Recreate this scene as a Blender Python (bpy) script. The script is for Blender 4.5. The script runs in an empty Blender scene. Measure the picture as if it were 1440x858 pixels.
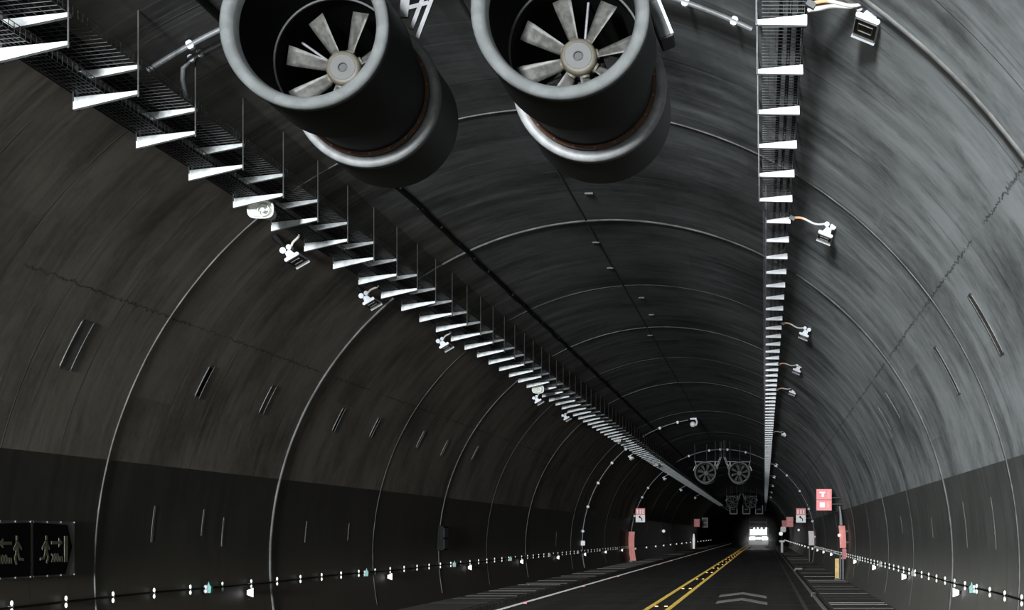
import bpy, bmesh, math, random
from mathutils import Vector, Matrix
random.seed(7)
C = bpy.context.scene.collection
F = 2400.0; VX, VY = 1075.0, 751.0; CH = 1.84      # focal length in px, vanishing point, eye height
TX, TZ, TR = -2.6, 1.38, 5.8                       # tunnel axis and bore radius
PI = math.pi

# ------------------------------------------------------------------ helpers
def hit(px, py, r=TR):
    """pixel -> point on the bore, with its angle round the axis"""
    a = (px-VX)/F; b = -(py-VY)/F
    oz = CH-TZ
    A = a*a+b*b; B = 2*(-TX*a+oz*b); K = TX*TX+oz*oz-r*r
    t = (-B+math.sqrt(B*B-4*A*K))/(2*A)
    x, y, z = a*t, t, CH+b*t
    return x, y, z, math.atan2(z-TZ, x-TX)
def on(px, py, Y):
    return Vector(((px-VX)*Y/F, Y, CH-(py-VY)*Y/F))
def bore(th, r=TR):
    return TX+r*math.cos(th), TZ+r*math.sin(th)
def bore_z(x, r=TR):
    return TZ+math.sqrt(max(0, r*r-(x-TX)**2))
def bore_x(z, side, r=TR):
    return TX+side*math.sqrt(r*r-(z-TZ)**2)

class MB:
    def __init__(s): s.v = []; s.f = []; s.sm = []
    def add(s, vs, fs, smooth=False):
        n = len(s.v); s.v += [tuple(v) for v in vs]
        s.f += [tuple(i+n for i in f) for f in fs]; s.sm += [smooth]*len(fs)
        return s
    def box(s, c, d, m=None):
        x, y, z = d[0]/2, d[1]/2, d[2]/2
        vs = [Vector((a*x, b*y, e*z)) for a in (-1, 1) for b in (-1, 1) for e in (-1, 1)]
        if m is not None: vs = [m @ v for v in vs]
        vs = [v+Vector(c) for v in vs]
        return s.add(vs, [(0,1,3,2),(4,6,7,5),(0,4,5,1),(2,3,7,6),(0,2,6,4),(1,5,7,3)])
    def bbox(s, c, d, b=.01, m=None):
        """box with bevelled vertical (y) profile corners: octagonal prism along y"""
        x, y, z = d[0]/2, d[1]/2, d[2]/2
        p = [(-x+b,-z),(x-b,-z),(x,-z+b),(x,z-b),(x-b,z),(-x+b,z),(-x,z-b),(-x,-z+b)]
        return s.prism(p, -y, y, c, m)
    def prism(s, p, y0, y1, c=(0,0,0), m=None):
        """polygon in x,z extruded along y"""
        n = len(p)
        vs = [Vector((a, y0, b)) for a, b in p]+[Vector((a, y1, b)) for a, b in p]
        if m is not None: vs = [m @ v for v in vs]
        vs = [v+Vector(c) for v in vs]
        fs = [tuple(range(n)), tuple(reversed(range(n, 2*n)))]
        fs += [(i, i+n, (i+1) % n+n, (i+1) % n) for i in range(n)]
        return s.add(vs, fs)
    def tube(s, pts, r, n=8, cap=True):
        pts = [Vector(p) for p in pts]; rs = r if isinstance(r, (list, tuple)) else [r]*len(pts)
        vs = []; ref = None
        for i, p in enumerate(pts):
            t = (pts[min(i+1, len(pts)-1)]-pts[max(i-1, 0)]).normalized()
            if ref is None: ref = Vector((0,0,1)) if abs(t.z) < .9 else Vector((1,0,0))
            a = t.cross(ref).normalized(); b = a.cross(t).normalized(); ref = b
            for k in range(n):
                q = 2*PI*k/n+PI/n
                vs.append(p+(a*math.cos(q)+b*math.sin(q))*rs[i])
        fs = [(i*n+k, i*n+(k+1) % n, (i+1)*n+(k+1) % n, (i+1)*n+k) for i in range(len(pts)-1) for k in range(n)]
        s.add(vs, fs, n > 4)
        if cap:
            m = len(pts)-1
            s.add(vs[:n], [tuple(reversed(range(n)))]); s.add(vs[m*n:], [tuple(range(n))])
        return s
    def lathe(s, prof, n=48, c=(0,0,0), sharp=True, sx=1, sz=1):
        """profile of (y, r) turned round the y axis through c"""
        c = Vector(c)
        def ring(y, r): return [c+Vector((r*sx*math.cos(2*PI*k/n), y, r*sz*math.sin(2*PI*k/n))) for k in range(n)]
        if sharp:
            for (y0, r0), (y1, r1) in zip(prof, prof[1:]):
                s.add(ring(y0, r0)+ring(y1, r1), [(k, (k+1) % n, n+(k+1) % n, n+k) for k in range(n)], True)
        else:
            vs = [];
            for y, r in prof: vs += ring(y, r)
            s.add(vs, [(i*n+k, i*n+(k+1) % n, (i+1)*n+(k+1) % n, (i+1)*n+k) for i in range(len(prof)-1) for k in range(n)], True)
        return s
    def ball(s, c, r, n=8, m=6):
        c = Vector(c); vs = []
        for i in range(m+1):
            ph = PI*i/m
            for k in range(n):
                vs.append(c+Vector((r[0]*math.sin(ph)*math.cos(2*PI*k/n), r[1]*math.sin(ph)*math.sin(2*PI*k/n), r[2]*math.cos(ph))))
        return s.add(vs, [(i*n+k, i*n+(k+1) % n, (i+1)*n+(k+1) % n, (i+1)*n+k) for i in range(m) for k in range(n)], True)
    def build(s, name, mat, parent=None, loc=None, kind=None, merge=False):
        me = bpy.data.meshes.new(name)
        me.from_pydata(s.v, [], s.f); me.update()
        me.polygons.foreach_set('use_smooth', s.sm)
        bm = bmesh.new(); bm.from_mesh(me)
        bmesh.ops.remove_doubles(bm, verts=bm.verts, dist=1e-5) if merge else None
        bmesh.ops.recalc_face_normals(bm, faces=bm.faces); bm.to_mesh(me); bm.free()
        me.materials.append(mat)
        o = bpy.data.objects.new(name, me); C.objects.link(o)
        if parent is not None: o.parent = parent
        if loc is not None: o.location = loc
        if kind: o['kind'] = kind
        return o

def tag(o, label, cat, group=None, kind=None):
    o['label'] = label; o['category'] = cat
    if group: o['group'] = group
    if kind: o['kind'] = kind
    return o
def thing(name, label, cat, loc, group=None, ry=0, rz=0):
    o = bpy.data.objects.new(name, None); C.objects.link(o)
    o.empty_display_size = .1
    o.location = loc; o.rotation_euler = (0, ry, rz)
    return tag(o, label, cat, group)
def children(o): return list(o.children)
def dup(o, loc=None, parent=None, label=None, group=None):
    c = o.copy(); C.objects.link(c)
    if parent is not None: c.parent = parent
    if loc is not None: c.location = loc
    if label: c['label'] = label
    if group: c['group'] = group
    for ch in children(o): dup(ch, None, c)
    return c
ORD = ['first','second','third','fourth','fifth','sixth','seventh','eighth','ninth','tenth','eleventh','twelfth','thirteenth',
       'fourteenth','fifteenth','sixteenth','seventeenth','eighteenth','nineteenth','twentieth','twenty-first','twenty-second','twenty-third','twenty-fourth']

# ------------------------------------------------------------------ materials
class NT:
    def __init__(s, name):
        s.m = bpy.data.materials.new(name); s.m.use_nodes = True
        s.t = s.m.node_tree; s.p = s.t.nodes['Principled BSDF']
    def n(s, kind, **kw):
        x = s.t.nodes.new(kind)
        for k, v in kw.items(): setattr(x, k, v)
        return x
    def l(s, a, b): s.t.links.new(a, b)
    def put(s, sock, v):
        if hasattr(v, 'is_output') or isinstance(v, bpy.types.NodeSocket): s.l(v, sock)
        else: sock.default_value = v
    def math(s, op, a, b=0.0, c=None):
        x = s.n('ShaderNodeMath', operation=op)
        s.put(x.inputs[0], a); s.put(x.inputs[1], b)
        if c is not None: s.put(x.inputs[2], c)
        return x.outputs[0]
    def vec(s, x, y, z=0.0):
        v = s.n('ShaderNodeCombineXYZ'); s.put(v.inputs[0], x); s.put(v.inputs[1], y); s.put(v.inputs[2], z); return v.outputs[0]
    def noise(s, vec, scale=1.0, detail=4.0, rough=.55):
        x = s.n('ShaderNodeTexNoise'); s.put(x.inputs['Vector'], vec)
        x.inputs['Scale'].default_value = scale; x.inputs['Detail'].default_value = detail; x.inputs['Roughness'].default_value = rough
        return x.outputs['Fac']
    def step(s, v, a, b, lo=0.0, hi=1.0):
        x = s.n('ShaderNodeMapRange', interpolation_type='SMOOTHSTEP'); s.put(x.inputs[0], v)
        for i, q in enumerate((a, b, lo, hi)): s.put(x.inputs[1+i], q)
        return x.outputs[0]
    def mix(s, f, a, b, blend='MIX'):
        x = s.n('ShaderNodeMix', data_type='RGBA', blend_type=blend)
        s.put(x.inputs[0], f)
        s.put(x.inputs[6], a if not isinstance(a, tuple) else (*a, 1)); s.put(x.inputs[7], b if not isinstance(b, tuple) else (*b, 1))
        return x.outputs[2]
    def bump(s, h, strength=.3, dist=.02):
        x = s.n('ShaderNodeBump'); s.put(x.inputs['Height'], h)
        x.inputs['Strength'].default_value = strength; x.inputs['Distance'].default_value = dist
        s.l(x.outputs[0], s.p.inputs['Normal'])

def mat(name, col, rough=.6, metal=0.0, var=.25, scale=6.0, bump=.0, emit=0.0, spec=.5, col2=None):
    k = NT(name)
    co = k.n('ShaderNodeTexCoord').outputs['Object']
    f = k.noise(co, scale, 5, .6)
    c2 = col2 or tuple(c*(1-var) for c in col)
    cc = k.mix(k.step(f, .35, .65), c2, col)
    k.l(cc, k.p.inputs['Base Color'])
    k.p.inputs['Roughness'].default_value = rough; k.p.inputs['Metallic'].default_value = metal
    k.p.inputs['Specular IOR Level'].default_value = spec
    if bump: k.bump(f, bump, .01)
    if emit:
        k.l(cc, k.p.inputs['Emission Color']); k.p.inputs['Emission Strength'].default_value = emit
    return k.m

def vault_material():
    k = NT('vault_concrete')
    sp = k.n('ShaderNodeSeparateXYZ'); k.l(k.n('ShaderNodeUVMap').outputs[0], sp.inputs[0])
    u, v = sp.outputs[0], sp.outputs[1]
    M = k.math
    p = k.noise(k.vec(M('MULTIPLY', u, .55), M('MULTIPLY', v, .45)), 1, 5, .6)
    s1 = k.noise(k.vec(M('MULTIPLY', u, .45), M('MULTIPLY', v, 1.6)), 1, 7, .6)
    s2 = k.noise(k.vec(M('MULTIPLY', u, .5), M('MULTIPLY', v, 5.0), 3.7), 1, 3, .55)
    fine = k.noise(k.vec(u, v, 1.3), 9, 5, .65)
    # formwork panels: 1.5 m along the tunnel, 2.4 m round the arch
    wob = M('MULTIPLY', M('SUBTRACT', p, .5), .03)
    vb = M('ADD', M('DIVIDE', M('SUBTRACT', v, 13.9), 1.5), wob)
    fv = M('FRACT', vb); ev = M('MULTIPLY', M('MINIMUM', fv, M('SUBTRACT', 1.0, fv)), 1.5)
    off = M('MULTIPLY', M('FLOOR', vb), .37)
    ub = M('ADD', M('DIVIDE', u, 3.1), off)
    fu = M('FRACT', ub); eu = M('MULTIPLY', M('MINIMUM', fu, M('SUBTRACT', 1.0, fu)), 3.1)
    wn = k.n('ShaderNodeTexWhiteNoise', noise_dimensions='2D'); k.l(k.vec(M('FLOOR', ub), M('FLOOR', vb)), wn.inputs['Vector'])
    keep = k.step(k.noise(k.vec(M('MULTIPLY', u, .6), M('MULTIPLY', v, .35), 8.0), 1, 3), .44, .56)
    jv = M('MULTIPLY', k.step(ev, .004, .02, 1.0, 0.0), keep)
    # longitudinal construction cracks, high on either haunch
    cr = None
    for uc in (3.654, 14.86):
        d = M('ABSOLUTE', M('ADD', M('SUBTRACT', u, uc), M('MULTIPLY', M('SUBTRACT', fine, .5), .16)))
        c = k.step(d, .004, .016, 1.0, 0.0)
        cr = c if cr is None else M('MAXIMUM', cr, c)
    cr = M('MULTIPLY', cr, k.step(k.noise(k.vec(0.0, M('MULTIPLY', v, .5)), 1, 3), .36, .5))
    # colour
    tone = M('ADD', M('ADD', M('MULTIPLY', p, 1.2), M('MULTIPLY', s1, .5)), M('ADD', M('MULTIPLY', wn.outputs[0], .16), M('MULTIPLY', fine, .25)))
    t = k.step(tone, .68, 1.28)
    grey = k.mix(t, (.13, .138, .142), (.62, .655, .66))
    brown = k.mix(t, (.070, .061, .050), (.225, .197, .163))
    side = k.step(M('ADD', u, M('MULTIPLY', M('SUBTRACT', p, .5), 4.0)), 9.5, 13.5)  # left half browner with grime, also darkened in colour as the less lit side
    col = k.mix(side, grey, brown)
    soot = k.step(M('ADD', M('ABSOLUTE', M('SUBTRACT', u, 9.1)), M('MULTIPLY', M('SUBTRACT', s1, .5), 5.0)), 1.0, 6.0, .25, 1.0)  # shade of the crown put into its colour
    x = k.n('ShaderNodeVectorMath', operation='SCALE'); k.l(col, x.inputs[0]); k.l(soot, x.inputs['Scale']); col = x.outputs[0]
    s3 = k.noise(k.vec(M('MULTIPLY', u, .28), M('MULTIPLY', v, 13.0), 9.1), 1, 3, .6)
    blot = k.noise(k.vec(u, M('MULTIPLY', v, 1.4), 5.5), 1.7, 7, .68)
    col = k.mix(M('MULTIPLY', k.step(blot, .50, .72), .42), col, (.05, .05, .048))
    col = k.mix(M('MULTIPLY', k.step(s2, .62, .72), .35), col, (.03, .03, .03))
    lc = k.mix(side, (.62, .64, .64), (.30, .27, .235))
    lite = M('MULTIPLY', k.step(s3, .63, .70), .30)
    col = k.mix(lite, col, lc)
    col = k.mix(M('MULTIPLY', cr, .75), col, (.02, .02, .02))
    col = k.mix(M('MULTIPLY', jv, .5), col, (.05, .05, .05))
    k.l(col, k.p.inputs['Base Color'])
    k.p.inputs['Roughness'].default_value = .85; k.p.inputs['Specular IOR Level'].default_value = .25
    h = M('ADD', M('ADD', M('MULTIPLY', s1, .5), M('MULTIPLY', s2, .30)), M('MULTIPLY', fine, .06))
    h = M('SUBTRACT', h, M('ADD', M('MULTIPLY', jv, .25), M('MULTIPLY', cr, .3)))
    k.bump(h, .16, .05)
    return k.m

def dado_material(name, lo, hi, dusty):
    k = NT(name)
    sp = k.n('ShaderNodeSeparateXYZ'); k.l(k.n('ShaderNodeUVMap').outputs[0], sp.inputs[0])
    u, v = sp.outputs[0], sp.outputs[1]; M = k.math
    drip = k.noise(k.vec(M('MULTIPLY', u, .6), M('MULTIPLY', v, 4.0)), 1, 5, .6)
    p = k.noise(k.vec(M('MULTIPLY', u, .8), M('MULTIPLY', v, .5), 4.0), 1, 5, .6)
    col = k.mix(k.step(M('ADD', M('MULTIPLY', drip, .6), M('MULTIPLY', p, .5)), .4, .75), lo, hi)
    # paler tone over the lowest metre and a bit
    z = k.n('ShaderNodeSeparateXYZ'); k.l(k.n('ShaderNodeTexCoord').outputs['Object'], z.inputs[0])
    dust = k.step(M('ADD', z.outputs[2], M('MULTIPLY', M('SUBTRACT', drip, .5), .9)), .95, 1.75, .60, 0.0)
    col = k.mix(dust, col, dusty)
    line = k.step(M('ABSOLUTE', M('SUBTRACT', M('FRACT', M('DIVIDE', v, 3.0)), .5)), .002, .006, .6, 0.0)
    col = k.mix(line, col, (.03, .03, .03))
    k.l(col, k.p.inputs['Base Color']); k.p.inputs['Roughness'].default_value = .55
    k.p.inputs['Specular IOR Level'].default_value = .3
    k.bump(drip, .12, .02)
    return k.m

def road_material():
    k = NT('asphalt')
    co = k.n('ShaderNodeTexCoord').outputs['Object']
    sp = k.n('ShaderNodeSeparateXYZ'); k.l(co, sp.inputs[0]); M = k.math
    tr = k.noise(k.vec(M('MULTIPLY', sp.outputs[0], .35), M('MULTIPLY', sp.outputs[1], 1.2)), 1, 6, .65)
    ln = k.noise(k.vec(M('MULTIPLY', sp.outputs[0], 1.6), M('MULTIPLY', sp.outputs[1], .03), 2.0), 1, 4, .6)
    fi = k.noise(co, 30, 4, .6)
    c = k.mix(k.step(M('ADD', M('ADD', M('MULTIPLY', tr, .6), M('MULTIPLY', ln, .4)), M('MULTIPLY', fi, .15)), .42, .72), (.07, .065, .055), (.20, .186, .16))
    k.l(c, k.p.inputs['Base Color']); k.p.inputs['Roughness'].default_value = .75
    k.bump(M('ADD', tr, M('MULTIPLY', fi, .3)), .5, .02)
    return k.m

def slab_material():
    k = NT('walkway_slabs')
    co = k.n('ShaderNodeTexCoord').outputs['Object']
    sp = k.n('ShaderNodeSeparateXYZ'); k.l(co, sp.inputs[0]); M = k.math
    y = M('DIVIDE', sp.outputs[1], 1.0)
    wn = k.n('ShaderNodeTexWhiteNoise', noise_dimensions='1D'); k.l(M('FLOOR', y), wn.inputs['W'])
    e = k.step(M('ABSOLUTE', M('SUBTRACT', M('FRACT', y), .5)), .02, .07, 1.0, 0.0)
    n = k.noise(co, 3, 5, .6)
    c = k.mix(M('ADD', M('MULTIPLY', n, .5), M('MULTIPLY', wn.outputs[0], .5)), (.09, .086, .075), (.30, .288, .25))
    c = k.mix(M('MULTIPLY', e, .85), c, (.015, .015, .014))
    k.l(c, k.p.inputs['Base Color']); k.p.inputs['Roughness'].default_value = .9
    k.bump(M('SUBTRACT', M('MULTIPLY', n, .2), e), .4, .02)
    return k.m

M = dict(
    vault=vault_material(), dado=dado_material('grey_dado_paint', (.125,.13,.122), (.21,.215,.20), (.40,.38,.335)), dado_brown=dado_material('sooty_brown_dado_paint', (.028,.0255,.0205), (.052,.047,.038), (.10,.087,.066)), road=road_material(), slab=slab_material(),  # one dado paint in two tones: lit right wall, shaded left wall
    joint=mat('joint_sealant', (.11,.11,.105), .75, var=.5, scale=3, bump=.2),
    joint_dark=mat('joint_shadow_rubber', (.04,.04,.04), .8),  # dark rubber strip of the crown seam
    slotrim=mat('dusty_slot_rim', (.10,.097,.085), .8),
    kerb=mat('kerb_concrete', (.12,.115,.10), .9, var=.4, bump=.3),
    ring=mat('galvanised_rim', (.105,.11,.11), .8, spec=.2, var=.22, scale=9),
    ring2=mat('worn_white_rim', (.19,.195,.195), .5, var=.3, scale=9),
    black=mat('matt_black_paint', (.0060,.0057,.0053), .6, spec=.2, var=.3, scale=3), black_rear=mat('worn_black_paint', (.012,.0118,.0115), .5, spec=.3, var=.3, scale=3),
    duct=mat('black_duct_lining', (.003,.003,.003), .95, spec=.1),
    rust=mat('rusty_flange', (.08,.032,.013), .8, var=.5, scale=12),
    bolt=mat('bolt_zinc', (.15,.12,.09), .5),
    blade=mat('mottled_aluminium', (.075,.073,.067), .55, var=.5, scale=18),
    hub=mat('hub_cream', (.075,.066,.048), .6, var=.25, scale=14),
    hubface=mat('hub_grey', (.040,.039,.038), .6, var=.15),
    steel=mat('galvanised_steel', (.14,.14,.15), .5, var=.35, scale=8),
    arm_l=mat('weathered_white_steel', (.64,.67,.67), .55, var=.3, scale=10),
    arm_r=mat('white_steel', (.82,.84,.86), .5, var=.05, scale=10),
    rod=mat('grey_rod', (.04,.04,.04), .6),
    post=mat('dark_channel', (.03,.03,.03), .7),
    wire=mat('mesh_wire', (.07,.07,.073), .5), wire_dark=mat('dark_mesh_wire', (.02,.02,.02), .5),
    cable=mat('black_cable', (.008,.008,.008), .75, spec=.12),
    white=mat('white_enamel', (.42,.44,.47), .45, var=.05),
    offwhite=mat('offwhite_plastic', (.62,.63,.58), .5, var=.08),
    glass=mat('black_glass', (.006,.006,.006), .15),
    glassrim=mat('inner_frame_brown', (.09,.08,.07), .6),
    flex=mat('pale_flexible_conduit', (.50,.48,.45), .55, var=.15),
    orange=mat('orange_conduit', (.70,.33,.17), .6),
    kpipe=mat('dusty_kerb_pipe', (.75,.73,.66), .7),
    pipe=mat('grey_pipe', (.09,.093,.096), .5, var=.2),
    insul=mat('white_insulator', (.85,.85,.78), .4, var=.05),
    teal=mat('teal_plastic', (.045,.19,.155), .5, var=.2),
    lens=mat('white_delineator_lens', (.95,.95,.92), .4, var=.03, emit=.4),  # glow stands in for headlights thrown back by the reflectors
    amber=mat('amber_stud_lens', (.85,.38,.03), .4, var=.05, emit=1.5),  # stud reflector, emission in place of returned light
    redlens=mat('red_stud_lens', (.9,.12,.10), .4, var=.05, emit=.7),  # likewise a reflector made to glow
    yellow=mat('yellow_road_paint', (.80,.56,.08), .7, var=.25, scale=5),
    wpaint=mat('white_road_paint', (.75,.74,.69), .7, var=.2, scale=4),
    wdim=mat('worn_white_paint', (.42,.42,.38), .8, var=.5, scale=4),
    splate=mat('sign_plate_grey', (.12,.125,.105), .6, var=.2),
    sblack=mat('sign_black', (.003,.003,.003), .7, spec=.05),
    sglow=mat('dull_photoluminescent', (.105,.105,.068), .6, var=.2),
    red=mat('red_sign_sheet', (.80,.20,.21), .5, var=.1),
    redpale=mat('pale_red_panel', (.85,.33,.29), .5, var=.15),
    pinkwhite=mat('pale_pink_panel', (.9,.78,.76), .5, var=.1),
    signwhite=mat('white_sign_sheet', (.85,.84,.82), .5, var=.1),
    darkred=mat('dark_red_paint', (.35,.03,.04), .5),
    ypost=mat('yellow_post_paint', (.62,.42,.12), .6, var=.3),
    cabinet=mat('dark_cabinet', (.008,.008,.008), .7, spec=.05),
    lamp=mat('headlamp', (1.0,1.0,1.0), .3, var=0, emit=5.0),
    lamp2=mat('marker_lamp', (1.0,1.0,.97), .3, var=0, emit=4.0),
    body=mat('pale_lorry_paint', (.06,.065,.07), .4),
    dim=mat('dim_sign_grey', (.25,.25,.26), .6),
)

# ------------------------------------------------------------------ the bore
Y0, Y1 = -58.0, 430.0
def shell(name, t0, t1, mt, nseg):
    ys = [Y0+(Y1-Y0)*i/34 for i in range(35)]
    vs = []; fs = []; uv = []
    n = nseg+1
    for r in (TR, TR+.35):
        for y in ys:
            for i in range(n):
                th = t0+(t1-t0)*i/nseg
                x, z = bore(th, r); vs.append((x, y, z)); uv.append((TR*th, y))
    L = len(ys)*n
    for j in range(len(ys)-1):
        for i in range(nseg):
            a = j*n+i
            fs.append((a, a+n, a+n+1, a+1)); fs.append((L+a, L+a+1, L+a+n+1, L+a+n))
    inner = len(fs)
    for j in range(len(ys)-1):
        a = j*n; fs.append((a, L+a, L+a+n, a+n)); a += nseg; fs.append((a, a+n, L+a+n, L+a))
    for i in range(nseg):
        fs.append((i, i+1, L+i+1, L+i)); a = (len(ys)-1)*n+i; fs.append((a, L+a, L+a+1, a+1))
    me = bpy.data.meshes.new(name); me.from_pydata(vs, [], fs); me.update()
    me.polygons.foreach_set('use_smooth', [i < inner for i in range(len(fs))])
    ul = me.uv_layers.new(name='UVMap')
    for lp in me.loops: ul.data[lp.index].uv = uv[lp.vertex_index]
    me.materials.append(mt)
    # keep the inner faces shaded as a pure cylinder
    o = bpy.data.objects.new(name, me); C.objects.link(o); o['kind'] = 'structure'
    bm = bmesh.new(); bm.from_mesh(me)
    for e in bm.edges:
        if len(e.link_faces) == 2 and e.link_faces[0].normal.dot(e.link_faces[1].normal) < .8: e.smooth = False
    bm.to_mesh(me); bm.free()
    return o
TW = math.asin((2.77-TZ)/TR); TB = math.asin((-.25-TZ)/TR)
shell('ceiling', TW, PI-TW, M['vault'], 120)
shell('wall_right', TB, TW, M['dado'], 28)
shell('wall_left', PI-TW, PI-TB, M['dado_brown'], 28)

fl = MB(); ny = 30
ny = 1
fl.box((TX, (Y0+Y1)/2, -.2), (11.3, Y1-Y0, .4))
floor = fl.build('floor', M['road'], kind='structure')
KL, KR = -6.72, 1.50
def walkway(prof, xa, xb, z, seed):
    rn = random.Random(seed)
    mb = MB().prism(prof, Y0, Y1); y = 14.0
    while y < 260:                                    # precast covers, made uneven so their lips catch light
        n = 1.0 if y < 130 else 2.0
        dz = rn.uniform(.004, .022); tl = Matrix.Rotation(rn.uniform(-.006, .010), 3, 'X')
        mb.box(((xa+xb)/2, y+n/2, z+dz-.03), (xb-xa, n-.03, .06), tl); y += n
    return mb.build('walkway', M['slab'], kind='structure')
walkway([(bore_x(0,-1)-.1,0),(KL,0),(KL-.02,.11),(KL-.05,.12),(bore_x(.15,-1)-.1,.12)], bore_x(.15,-1)+.03, KL-.10, .125, 3)
walkway([(KR,0),(bore_x(0,1)+.1,0),(bore_x(.11,1)+.1,.08),(KR+.05,.08),(KR+.02,.07)], KR+.12, bore_x(.11,1)-.03, .085, 5)

def stripe(x, w, y0, y1, mt, ribs=True):
    mb = MB().box((x, (y0+y1)/2, .0025), (w, y1-y0, .003)); y = 12.0
    while ribs and y < 330:                                     # ribs added to catch light and brighten the line
        mb.box((x, y, .005), (w, .10, .008)); y += .30 if y < 120 else .8
    return mb.build('lane_line', mt, floor)
stripe(-6.42, .15, 5, Y1, M['wpaint'])['label'] = 'solid white line along the left edge of the road'
stripe(-2.87, .13, 5, Y1, M['yellow'])['label'] = 'left line of the double yellow centre line'
stripe(-2.34, .13, 5, Y1, M['yellow'])['label'] = 'right line of the double yellow centre line'
stripe(1.02, .10, 5, Y1, M['wdim'], False)['label'] = 'worn white line along the right edge of the road'
for n, (pl, pa, pr, th) in enumerate((((1013,837),(1045,833.2),(1078,838.6),1.5), ((1009,845.6),(1044,841.2),(1079,847.6),1.4))):
    pts = []
    for q in (pl, pa, pr):
        Yq = CH*F/(q[1]-VY); pts.append(((q[0]-VX)*Yq/F, Yq))
    mb = MB()
    for q in range(9):  # stepped ribs added so the chevron catches more light
        o0 = -th*q/8.0
        poly = [(x, y+o0) for x, y in pts]+[(x, y+o0-.11) for x, y in reversed(pts)]
        vs = [(x, y, .009) for x, y in poly]+[(x, y, .001) for x, y in poly]
        mb.add(vs, [(0,1,4,5),(1,2,3,4),(11,10,7,6),(10,9,8,7)]+[(i, (i+1) % 6, (i+1) % 6+6, i+6) for i in range(6)])
    o = mb.build('chevron_mark', M['wpaint'], floor)
    o['label'] = ('farther' if n == 0 else 'nearer')+' of two white chevrons painted on the right lane'

# ring joints (cover strips round the arch)
def arc_strip(name, Y, w, h, t0, t1, mt, n=90, bulge=True):
    vs = []; fs = []; prof = [(-w/2, -.02), (-w/2, h*.6), (-w*.2, h), (w*.2, h), (w/2, h*.6), (w/2, -.02)]
    m = len(prof)
    for i in range(n+1):
        th = t0+(t1-t0)*i/n
        j = random.uniform(-.006, .006)
        for dy, dh in prof:
            x, z = bore(th, TR-dh); vs.append((x, Y+dy+j, z))
    for i in range(n):
        for k in range(m-1):
            a = i*m+k; fs.append((a, a+1, a+m+1, a+m))
    return MB().add(vs, fs, True).build(name, mt, kind='structure')
tn = 1
for Y, w, h in [(13.55,.10,.022),(21.4,.045,.012),(29.0,.12,.022),(36.6,.05,.006),(44.0,.09,.014),(51.6,.05,.005),(60.0,.10,.014),(74.0,.10,.012),
                (89.5,.08,.008),(121,.10,.012),(136,.10,.010),(151,.10,.010)]:
    arc_strip('trim_%d' % tn, Y, w, h, TB+.1, PI-TB-.1, M['joint']); tn += 1

# crown seam and the dark cable trunk along the left of the crown
xs = -3.03
MB().tube([(xs, 5+i*7.5, bore_z(xs)+.004) for i in range(50)], .022, 6).build('trim_%d' % tn, M['joint_dark'], kind='structure'); tn += 1
xc = -5.04; zc = bore_z(xc)
cb = MB(); pts = [(xc+.012*math.sin(i*1.3), 6+i*.75, zc-.02+.012*math.sin(i*2.1)) for i in range(420)]
cb.tube(pts, .042, 8)
t = tag(cb.build('ceiling_cable', M['cable']), 'thick black cable running along the ceiling left of the crown', 'cable')
cl = MB()
for i in range(0, 130): cl.box((xc, 7+i*1.5, zc-.025), (.09, .05, .06))
cl.build('cable_clamps', M['cable'], t)['kind'] = 'stuff'

# recessed slots and patch frames in the lining
def slot(px, py, du, dv, mt_in, name='lining_slot', rim=.03, mr='joint', rh=1.0):
    x, y, z, th = hit(px, py)
    n = 6; R = MB(); I = MB()
    def q(a, b, d): xx, zz = bore(th+a/TR, TR-d); return (xx, y+b, zz)
    def bar(a0, a1, b0, b1, d0, d1, mb):
        vs = []; fs = []
        for i in range(n+1):
            a = a0+(a1-a0)*i/n
            vs += [q(a, b0, d0), q(a, b1, d0), q(a, b1, d1), q(a, b0, d1)]
        for i in range(n):
            for k in range(4): fs.append((i*4+k, i*4+(k+1) % 4, i*4+4+(k+1) % 4, i*4+4+k))
        fs += [(0,1,2,3), (n*4, n*4+3, n*4+2, n*4+1)]
        mb.add(vs, fs)
    a, b = du/2, dv/2
    bar(-a, a, -b, -b+rim, -.02, .010*rh, R); bar(-a, a, b-rim, b, -.02, .010*rh, R)
    bar(-a, -a+rim, -b, b, -.02, .008, R); bar(a-rim, a, -b, b, -.02, .008, R)
    bar(-a+rim, a-rim, -b+rim, b-rim, -.02, .004, I)
    o = R.build(name, M[mr], kind='structure'); I.build('infill', mt_in, o)
    return o
for px, py, du, dv in [(107,485,.62,.34),(287,537,.50,.22),(376,562,.50,.26),(476,590,.50,.20),(527,601,.45,.20),(591,618,.45,.18),(625,630,.45,.2),(668,637,.45,.2),
                       (1388,456,.78,.26),(1333,521,.75,.25),(1256,570,.62,.10),(1244,588,.6,.10)]:
    slot(px, py, du, dv, M['cabinet'] if px in (287,476,527,591) else M['kerb'])
for px, py, du in [(215,737,.5),(285,735,.4),(313,748,.45),(430,748,.4),(490,748,.35),(782,758,.6),(1398,736,.75),(1358,738,.75),(1311,742,.4),(1268,738,.4)]:
    slot(px, py, du, .06, M['slotrim'], rim=.012, mr='slotrim', rh=.5)

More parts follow.
